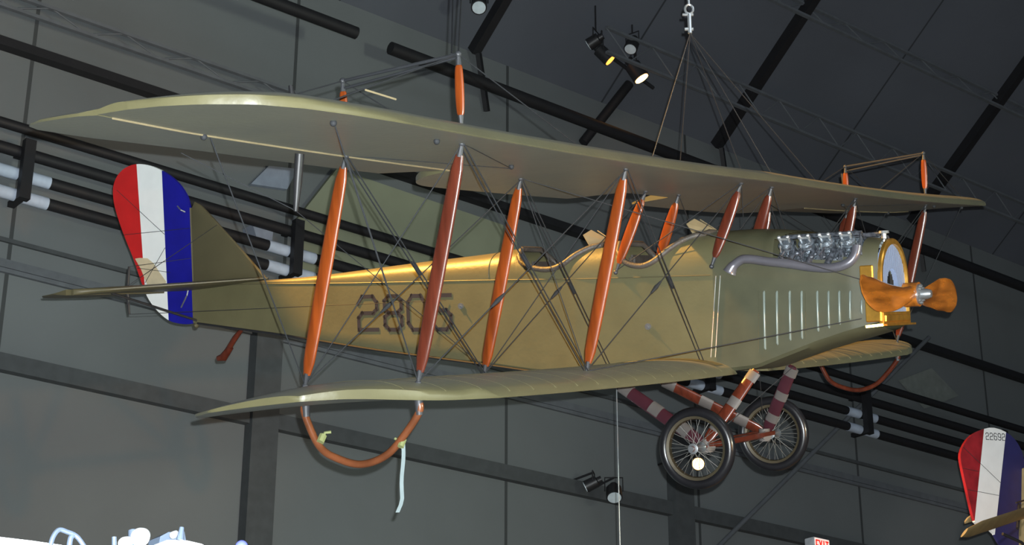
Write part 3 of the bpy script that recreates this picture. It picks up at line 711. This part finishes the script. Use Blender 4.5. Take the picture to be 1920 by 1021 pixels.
# ---- undercarriage
WX, WY, WZ = -.295, .816, -.705
for sg in (-1, 1):
    c = Vector((WX, sg * WY, WZ)); bm = B(); N = 56; rows = []
    for i in range(N + 1):
        a = 2 * PI * i / N; e = Vector((math.cos(a), 0, math.sin(a)))
        rows.append([c + e * (.292 + .044 * math.cos(2 * PI * k / 14)) + Vector((0, 1, 0)) * .046 * math.sin(2 * PI * k / 14) for k in range(14)])
    grid(bm, rows, close=True); bmesh.ops.remove_doubles(bm, verts=bm.verts[:], dist=1e-5)
    wh = obj('wheel', bm, M['rubber'], A, label='black rubber-tyred spoked wheel')
    bm = B(); rows = []
    for i in range(N + 1):
        a = 2 * PI * i / N; e = Vector((math.cos(a), 0, math.sin(a)))
        rows.append([c + e * r_ + Vector((0, o_, 0)) for r_, o_ in ((.262, -.035), (.240, -.028), (.232, 0), (.240, .028), (.262, .035), (.252, 0))])
    grid(bm, rows, close=True); bmesh.ops.remove_doubles(bm, verts=bm.verts[:], dist=1e-5); obj('rim', bm, mat('dull_gold_rim', (.06, .05, .03), .5, .3) if sg < 0 else bpy.data.materials['dull_gold_rim'], wh)
    bm = B()
    for i in range(36):
        a = 2 * PI * i / 36; s_ = 1 if i % 2 else -1; a2 = a + .22 * (1 if i % 4 < 2 else -1)
        tube(bm, [c + Vector((math.cos(a2) * .04, s_ * .07, math.sin(a2) * .04)), c + Vector((math.cos(a) * .245, s_ * .008, math.sin(a) * .245))], .0022, 5, cap=False)
    obj('spokes', bm, M['spoke'], wh)
    bm = B(); tube(bm, [c + Vector((0, -.085, 0)), c + Vector((0, -.08, 0)), c + Vector((0, -.05, 0)), c + Vector((0, .05, 0)), c + Vector((0, .08, 0))], [.03, .045, .028, .028, .045], 16)
    tube(bm, [c + Vector((0, sg * .08, 0)), c + Vector((0, sg * .12, 0))], .022, 12); obj('hub', bm, M['steel'], wh)
    # vee struts, wrapped in bands of tape
    yb = sg * .66; base = Vector((WX, yb, WZ + .02))
    for x, z, fr in ((.10, -.075, 1), (-1.22, -.17, 0)):
        top = Vector((x, sg * .40, z)); st = strut('gear_strut', top, base, .105, M['tape_purple'] if (fr or sg < 0) and not (fr and sg < 0) else M['wood_dark_shade'], A, fit=.03, ends=.8)
        t = (base - top).normalized(); f = (Vector((1, 0, 0)) - t * t.x).normalized() if fr else (Vector((0, 0, 1)) - t * t.z).normalized(); s = t.cross(f)
        for k, u in enumerate((.06, .40, .72)):
            p = top.lerp(base, u); q = top.lerp(base, u + .11); bm = B()
            f2 = (Vector((1, 0, 0)) - t * t.x).normalized(); s2 = t.cross(f2)
            rows = [[pt + f2 * math.cos(2 * PI * j / 14) * .0575 + s2 * math.sin(2 * PI * j / 14) * .023 for j in range(14)] for pt in (p, q)]
            vs = grid(bm, rows, close=True); bm.faces.new(vs[0]); bm.faces.new(vs[1][::-1])
            obj('tape_band', bm, M['tape_tan'], st, label='tan tape band')
    wire((.10, sg * .38, -.10), (WX, -sg * .6, WZ + .04), r=.0035)
    bm = B(); tube(bm, [c + Vector((0, -sg * .20, .06)), c + Vector((0, -sg * .20, -.05))], .05, 12); tube(bm, [c + Vector((-.04, -sg * .16, .0)), c + Vector((.04, -sg * .24, .0))], .045, 10)
    obj('bungee_wrap', bm, M['tape_tan'], A, label='pale cord wrapping on the axle')
bm = B(); tube(bm, [(WX, -WY - .1, WZ), (WX, WY + .1, WZ)], .024, 12); obj('axle', bm, M['wood_dark_shade'], A)
for dx in (.06, -.07):
    bm = B(); bar(bm, (WX + dx, -.66, WZ + .02), (WX + dx, .66, WZ + .02), .05, .035); obj('spreader_bar', bm, M['wood_dark_shade'], A, smooth=False)
# ---- tail
bm = B(); tube(bm, [(-5.62, 0, .47), (-5.74, 0, .36), (-5.86, 0, .22)], [.02, .03, .03], 10); tube(bm, [(-5.80, 0, .27), (-5.90, 0, .17), (-5.97, 0, .16)], [.032, .045, .03], 10)
obj('tail_skid', bm, M['wood_dark_shade'], A)
def flat(bm, outl, th, edge=.25):
    """thin cambered plate in the x-z plane (y thickness), rounded edge"""
    c = Vector((sum(p[0] for p in outl) / len(outl), 0, sum(p[1] for p in outl) / len(outl)))
    ins = [Vector((c.x + (p[0] - c.x) * .93, 0, c.z + (p[1] - c.z) * .95)) for p in outl]
    loops = [[Vector((p.x, -th / 2, p.z)) for p in ins], [Vector((p[0], -th * .18, p[1])) for p in outl], [Vector((p[0], th * .18, p[1])) for p in outl], [Vector((p.x, th / 2, p.z)) for p in ins]]
    vs = grid(bm, loops, close=True); bm.faces.new(vs[0][::-1]); bm.faces.new(vs[-1])
XRP = -6.262
fin = [(XRP + .012, .90), (XRP + .012, 1.70), (XRP + .06, 1.78)] + [(x, z) for x, z in ((-6.12, 1.74), (-6.0, 1.63), (-5.8, 1.44), (-5.6, 1.245), (-5.4, 1.045), (-5.29, .93))]
bm = B(); flat(bm, fin, .035); obj('fin', bm, M['fabric_shade'], A, ang=30)
RO = [(-6.263, .53), (-6.36, .525), (-6.48, .54), (-6.60, .575), (-6.74, .67), (-6.86, .80), (-6.93, .93), (-7.0, 1.10), (-7.06, 1.25), (-7.14, 1.42), (-7.22, 1.60), (-7.29, 1.80), (-7.31, 1.93), (-7.30, 2.03), (-7.25, 2.12), (-7.16, 2.19), (-7.05, 2.225), (-6.93, 2.23), (-6.78, 2.20), (-6.62, 2.135), (-6.48, 2.05), (-6.37, 1.95), (-6.29, 1.83), (-6.263, 1.72)]
RO = [(p.x, p.z) for p in curve_pts([(a, 0, b) for a, b in RO], 3)]
# the rudder is one plate, cut at the stripe edges into three colours
def stripes(outl, cuts, th):
    bm = B(); prism(bm, [(x, 0, z) for x, z in outl], (0, th, 0))
    for (p, q) in cuts:
        d = Vector((q[0] - p[0], 0, q[1] - p[1])); nrm = Vector((0, 1, 0)).cross(d).normalized()
        bmesh.ops.bisect_plane(bm, geom=bm.verts[:] + bm.edges[:] + bm.faces[:], plane_co=(p[0], 0, p[1]), plane_no=nrm, dist=1e-5)
    return bm
# stripe lines: red|white from (-6.97,2.23) to (-6.90,.95), white|blue from (-6.655,2.15) to (-6.615,.57)
cut1 = ((-6.965, 2.23), (-6.905, .80)); cut2 = ((-6.62, 2.16), (-6.60, .55))
bm = stripes(RO, (cut1, cut2), .03)
for f_ in bm.faces:
    c = f_.calc_center_median(); l1 = cut1[0][0] + (cut1[1][0] - cut1[0][0]) * (2.23 - c.z) / 1.43; l2 = cut2[0][0] + (cut2[1][0] - cut2[0][0]) * (2.16 - c.z) / 1.61
    f_.material_index = 0 if c.x < l1 else (1 if c.x < l2 else 2)
rud = obj('rudder', bm, [M['red'], M['white'], M['blue']], A, smooth=False, label='rudder with red, white and blue stripes')
bm = B(); prism(bm, [(-7.03, -.0165, 1.24), (-6.97, -.0165, 1.245), (-6.86, -.0165, 1.235), (-6.78, -.0165, 1.18), (-6.70, -.0165, 1.08), (-6.615, -.0165, .98), (-6.62, -.0165, .935), (-6.86, -.0165, .935), (-6.905, -.0165, 1.02), (-6.95, -.0165, 1.12)], (0, .003, 0))
obj('patch', bm, M['patch_cream'], rud, smooth=False, label='cream patch low on the white stripe')
for (p, q) in (((-7.25, 1.98), (-6.61, 1.47)), ((-7.18, 1.50), (-6.27, 1.51)), ((-6.90, .98), (-6.61, 1.33)), ((-7.0, 1.14), (-6.55, 1.07))):
    bm = B(); tube(bm, [(p[0], -.02, p[1]), (q[0], -.02, q[1])], .003, 5); obj('rudder_wire', bm, M['wire'], rud)
bm = B(); tube(bm, [(-6.42, -.02, 1.75), (-6.34, -.06, 1.70), (-6.31, -.03, 1.68)], .008, 6); obj('rudder_horn', bm, M['steel'], rud, label='bright control horn'); bm = B(); tube(bm, [(-6.30, -.02, .93), (-6.31, -.05, .82), (-6.42, -.02, .70)], .008, 6)
obj('rudder_horn', bm, M['steel'], rud, label='bright control horn')
bm = B(); tube(bm, [(XRP, 0, .50), (XRP, 0, 1.72)], .014, 8); sphere(bm, (XRP + .02, 0, .51), .03, n=8); obj('stern_post', bm, M['fabric_shade'], A)
# tailplane and elevators: slightly nose-up plane
ZT = lambda x, y: .945 + .048 * (x + 5.3) - .012 * abs(y)
SO = [(-5.29, 0), (-5.36, .10), (-5.65, .42), (-6.0, .82), (-6.25, 1.12), (-6.42, 1.33), (-6.52, 1.42), (-6.55, 1.44)]
for_h = -6.56
bm = B(); rows = []
for y in frange(0, 1.43, .055):
    le = lerp([(b, a) for a, b in SO], y)
    rows.append([y, le])
def plate(rows_f, th):
    bm = B()
    for sg in (-1, 1):
        rr = []
        for y, xa, xb in rows_f:
            top = []; bot = []
            for i in range(13):
                s = i / 12; x = xa + (xb - xa) * s; t_ = th * (4 * (s * (1 - s))) ** .5 * .5 + .006
                top.append((x, sg * y, ZT(x, y) + t_)); bot.append((x, sg * y, ZT(x, y) - t_))
            rr.append(top + bot[::-1])
        vs = grid(bm, rr, close=True); bm.faces.new(vs[0]); bm.faces.new(vs[-1][::-1])
    return bm
bm = plate([(y, le, for_h) if le > for_h + .01 else (y, for_h + .01, for_h) for y, le in rows], .05); bmesh.ops.remove_doubles(bm, verts=bm.verts[:], dist=1e-4)
obj('tailplane', bm, M['fabric_shade'], A, ang=50)
for sg in (-1, 1):
    rr = []
    for y in frange(.10, 1.50, .05):
        te = lerp([(.10, -6.95), (.22, -7.12), (.5, -7.22), (1.0, -7.2), (1.25, -7.12), (1.4, -6.98), (1.5, -6.72)], y); top = []; bot = []
        for i in range(11):
            s = i / 10; x = for_h - .01 + (te - for_h) * s; t_ = .024 * (1 - s) + .004; top.append((x, sg * y, ZT(x, y) + t_)); bot.append((x, sg * y, ZT(x, y) - t_))
        rr.append(top + bot[::-1])
    bm = B(); vs = grid(bm, rr, close=True); bm.faces.new(vs[0]); bm.faces.new(vs[-1][::-1]); el = obj('elevator', bm, M['fabric_shade'], A, ang=50)
    bm = B(); y = sg * .62; z0 = ZT(-6.62, .62); tube(bm, [(-6.60, y, z0), (-6.56, y, z0 + .25)], [.02, .012], 8); tube(bm, [(-6.60, y, z0), (-6.58, y, z0 - .23)], [.02, .012], 8); obj('elevator_horn', bm, M['black'], el)
    for d in (.25, -.23): wire((-6.57, y, z0 + d), (-3.0, sg * (WF(-3) + .01), .62), r=.0025) if d < 0 else wire((-6.57, y, z0 + d), (-6.27, sg * .02, 1.20), r=.0025)
    bm = B(); tube(bm, [(XRP + .05, sg * .03, .56), (-6.50, sg * .95, ZT(-6.5, .95) - .02)], .013, 8); obj('tail_brace', bm, M['black'], A, label='black tailplane brace')
    wire((-5.9, 0, 1.53), (-6.3, sg * 1.0, ZT(-6.3, 1)), r=.003)

# ================================================================== CABLES HOLDING IT
SH = air(-.555, 0, 2.95)
sl = empty('hoist_sling', SH); tag(sl, 'steel shackle and wire sling hanging from the roof over the biplane', 'sling')
Minv = Matrix.Translation(-SH)
def wpart(name, bm, m, parent, **k): return obj(name, bm, m, parent, **k)
bm = B(); top = zr(SH.y) - SH.z - .02; tube(bm, [(0, 0, .14), (0, 0, top)], .010, 8); wpart('hoist_cable', bm, M['bright'], sl)
bm = B(); ring = [Vector((math.cos(a) * .035, 0, .10 + math.sin(a) * .045)) for a in [2 * PI * i / 20 for i in range(21)]]
ring = [right * p.x + Vector((0, 0, p.z)) for p in ring]; tube(bm, ring, .011, 8, cap=False)
tube(bm, [(0, 0, .05), (0, 0, -.14)], .018, 8); tube(bm, [-right * .06 + Vector((0, 0, .045)), right * .035 + Vector((0, 0, .045))], .012, 8); tube(bm, [-right * .045 + Vector((0, 0, -.10)), right * .03 + Vector((0, 0, -.10))], .014, 8)
wpart('shackle', bm, M['bright'], sl, label='bright steel shackle')
for x, y in ((0, -YC), (0, YC), (-SP, -YC), (-SP, YC), (0, 1.4)):
    e = air(x, y, surfU(x, y)[1] + .0) - SH; bm = B(); s0 = Vector((0, 0, -.14)); tube(bm, [s0, e], .0045, 6); wpart('sling_cable', bm, M['black'], sl)
# rigging from the starboard mast to the roof
for (x, y, u_, v_, lab) in ((0, -YO, 905, -40, 'thin dark cable rising from the tallest wing mast to the roof'), (-.05, -YO, 880, -40, 'thin dark cable rising to the roof, left beside the one on the mast')):
    a = air(x, y, ZU(YO) + .56); b = at(u_ - 25, v_ - 260, 16); b = a + (b - a) * ((zr(a.y) - a.z) / ((b - a).z + TR * (b - a).y)) * .995
    bm = B(); tube(bm, [(0, 0, 0), b - a], .006, 6); o = obj('guy_cable', bm, M['wire']); o.location = a; tag(o, lab, 'cable')
a = air(-1.22, -.40, -.20); bm = B(); tube(bm, [(0, 0, 0), (0, 0, -a.z + .0)], .005, 6); o = obj('hanging_cable', bm, M['bright']); o.location = a
tag(o, 'thin pale cable hanging straight down from the landing gear to the floor', 'cable')
# strap of tape on the starboard skid bow
a = air(-.555, -YO, -.365)
st = empty('tape_strap', a); tag(st, 'pale ribbon dangling from the near skid bow', 'ribbon')
bm = B(); Mx = Matrix.Translation((0, 0, 0))
pts = [right * .02 + Vector((0, 0, -.01 - .05 * i)) + right * (.004 * math.sin(i)) for i in range(8)] + [right * .015 + Vector((0, 0, -.40)), right * -.005 + Vector((0, 0, -.45))]
rows = [[p - right * .012, p + right * .012, p + right * .012 + fwd * .003, p - right * .012 + fwd * .003] for p in pts]; vs = grid(bm, rows, close=True); bm.faces.new(vs[0]); bm.faces.new(vs[-1][::-1])
obj('ribbon', bm, mat('pale_blue_tape', (.20, .25, .26), .7), st, smooth=False)
bm = B(); tube(bm, [right * .02 + Vector((-.02, 0, -.03)), right * .02 + Vector((0, 0, .025))], .022, 8); tube(bm, [Vector((0, 0, .01)), right * -.035 + Vector((0, 0, .03))], .009, 6)
obj('tape_knot', bm, mat('yellow_green_tape', (.20, .22, .09), .7), st)
a = air(-1.17, -YO, -.34); bm = B(); tube(bm, [(0, 0, 0), right * .02 + Vector((0, 0, .045)), right * .06 + Vector((0, 0, .05))], .010, 6); tube(bm, [(-.01, 0, -.02), (.01, 0, .03)], .026, 8)
o = obj('tape_tag', bm, bpy.data.materials['yellow_green_tape']); o.location = a; tag(o, 'small knot of yellow-green tape on the left side of the near skid bow', 'tape')

# ================================================================== SECOND BIPLANE TAIL (lower right)
YT = 14.0
T2 = empty('biplane_tail', at(1900, 960, YT + .1)); o0 = T2.location.copy()
tag(T2, 'tail of a second biplane with striped rudder numbered 22692 at the right edge', 'airplane')
px = [(1838, 987), (1826, 978), (1818, 950), (1808, 905), (1800, 868), (1799, 850), (1806, 832), (1820, 815), (1843, 804), (1862, 802), (1884, 810), (1900, 823), (1912, 842), (1918, 862), (1919, 885), (1914, 940), (1908, 1000), (1906, 1040), (1880, 1030), (1862, 1000), (1850, 990)]
W2 = [at(u, v, YT) for u, v in px]; W2 = curve_pts([Vector((p.x, 0, p.z)) for p in W2] , 2)
bm = B(); prism(bm, [Vector((p.x, YT, p.z)) - o0 for p in W2], (0, .04, 0))
cuts = [((1843, 803), (1825, 978)), ((1884, 811), (1866, 975))]; lines = []
for p, q in cuts:
    a = at(*p, YT) - o0; b = at(*q, YT) - o0; d = b - a; nr = Vector((0, 1, 0)).cross(d).normalized(); lines.append((a, nr))
    bmesh.ops.bisect_plane(bm, geom=bm.verts[:] + bm.edges[:] + bm.faces[:], plane_co=a, plane_no=nr, dist=1e-5)
sgn = [1 if nr.x > 0 else -1 for a, nr in lines]
for f_ in bm.faces:
    c = f_.calc_center_median(); s = [(c - a).dot(nr) * k for (a, nr), k in zip(lines, sgn)]; f_.material_index = 0 if s[0] < 0 else (1 if s[1] < 0 else 2)
M['red2'] = mat('glossy_red', (.30, .015, .02), .22, var=.3, scale=5, coat=.6, bump=.3, bscale=6); M['blue2'] = mat('navy_fabric', (.02, .02, .10), .6)
M['tan'] = mat('tan_fabric', (.33, .25, .12), .55, var=.12)
r2 = obj('rudder', bm, [M['red2'], M['white'], M['blue2']], T2, smooth=False, label='rudder with red, white and navy stripes')
bm = B(); uX = Vector((1, 0, 0)); a = at(1846, 824, YT) - o0; b = at(1883, 826, YT) - o0; wd = (b - a).length; ddir = (b - a)
hh = (at(1846, 812, YT) - at(1846, 824, YT)).length
for k, ch in enumerate('22692'):
    strokes(bm, DIG[ch], a + ddir * (k * .205 + .01) + Vector((0, -.024, 0)), ddir, (0, 0, 1), (.135, hh), .008, .004, (0, -1, 0))
obj('rudder_number', bm, M['ink'], r2, smooth=False, label='dark number 22692')
for p, q in (((1803, 838), (1873, 905)), ((1812, 918), (1870, 929)), ((1803, 878), (1832, 884))):
    bm = B(); tube(bm, [at(*p, YT) - o0 + Vector((0, -.026, 0)), at(*q, YT) - o0 + Vector((0, -.026, 0))], .003, 5); obj('rudder_wire', bm, M['wire'], r2)
def slab(pa, pb, chord, th, name, parent, m):
    bm = B(); t = (pb - pa).normalized(); rows = []
    for i in range(9):
        c = pa.lerp(pb, i / 8); k = 1 if i > 0 else .5; row = []
        for j in range(12):
            a_ = 2 * PI * j / 12; row.append(c + chord * (math.cos(a_) * .5 * k) + Vector((0, 0, 1)) * math.sin(a_) * th / 2)
        rows.append(row)
    vs = grid(bm, rows, close=True); bm.faces.new(vs[0]); bm.faces.new(vs[-1][::-1]); return obj(name, bm, m, parent)
a = at(1808, 998, YT - 1.2); b = at(1960, 948, YT - .1)
slab(a - o0, b - o0, Vector((.02, -.22, .17)), .04, 'elevator', T2, M['tan'])
a = at(1812, 973, YT + .9); b = at(1850, 962, YT + .7); slab(a - o0, b - o0, Vector((.02, -.15, .12)), .03, 'elevator', T2, M['tan'])
bm = B(); P4 = [at(1908, 880, YT + .05), at(1960, 850, YT + .1), at(1960, 1060, YT + .1), at(1905, 1060, YT + .05)]; prism(bm, [p - o0 for p in P4], (0, .5, 0)); obj('fuselage', bm, M['tan'], T2, smooth=False)
bm = B()
tube(bm, [at(1911, 945, YT - .2) - o0, at(1908, 990, YT - .3) - o0], .022, 8); tube(bm, [at(1905, 942, YT - .2) - o0, at(1925, 936, YT - .2) - o0], .012, 6)
tube(bm, [at(1880, 1000, YT - .5) - o0, at(1915, 1016, YT - .5) - o0, at(1940, 1040, YT - .5) - o0], .02, 8); obj('control_horn', bm, M['black'], T2)

# ================================================================== WHITE DISPLAY AIRCRAFT (bottom left, close)
YN = 5.2
N0 = at(250, 1060, YN); NA = empty('display_aircraft', N0); tag(NA, 'glaring white aircraft parts along the bottom left edge, with round engine caps', 'airplane')
M['gloss_white'] = mat('white_enamel', (.85, .9, .95), .35, var=.02)
M['milky'] = mat('pale_blue_metal', (.10, .13, .18), .45, .2)
def q_(u, v, Y=YN): return at(u, v, Y) - N0
bm = B(); poly = [q_(-60, 998), q_(0, 1006), q_(60, 1013), q_(115, 1021), q_(170, 1033), q_(250, 1060), q_(-60, 1080)]; prism(bm, [p + Vector((0, .25, 0)) for p in poly], (.0, .5, 0)); obj('wing', bm, M['gloss_white'], NA, smooth=False)
for u, v, r_ in ((262, 1007, .031), (233, 1019, .022), (324, 1003, .012)):
    bm = B(); c = q_(u, v); tube(bm, [c + fwd * .05, c + fwd * .01, c, c - fwd * .008], [r_ * .8, r_, r_ * .96, r_ * .6], 24); obj('engine_cap', bm, M['gloss_white'], NA)
bm = B(); poly = [q_(290, 1060), q_(312, 1012), q_(330, 1012), q_(352, 1013), q_(378, 1019), q_(398, 1030), q_(440, 1060)]; prism(bm, [p + Vector((0, .06, 0)) for p in poly], (0, .12, 0)); obj('cowl_panel', bm, M['gloss_white'], NA, smooth=False)
bm = B(); tube(bm, curve_pts([q_(92, 1040), q_(98, 1010), q_(110, 993), q_(125, 996), q_(145, 1006), q_(165, 1035)], 6), .008, 8); tube(bm, curve_pts([q_(128, 1040), q_(132, 1010), q_(138, 1003)], 4), .009, 8); obj('hoop', bm, M['milky'], NA)
for p_, r_ in (([q_(338, 1012), q_(341, 988)], [.013, .008]), ([q_(250, 1045, YN + .1), q_(250, 995, YN + .12)], .018), ([q_(214, 1040), q_(214, 1006)], .008)):
    bm = B(); tube(bm, p_, r_, 10); obj('engine_post', bm, M['milky'], NA)
bm = B(); prism(bm, [q_(280, 1060, YN + .1), q_(290, 1009, YN + .1), q_(305, 1001, YN + .1), q_(335, 1000, YN + .1), q_(345, 1060, YN + .1)], (0, .08, 0)); obj('engine_block', bm, M['milky'], NA, smooth=False)
bm = B(); sphere(bm, q_(453, 1024), .022, n=14); M['bluecap'] = mat('blue_cap', (.10, .12, .45), .4); obj('blue_cap', bm, M['bluecap'], NA)
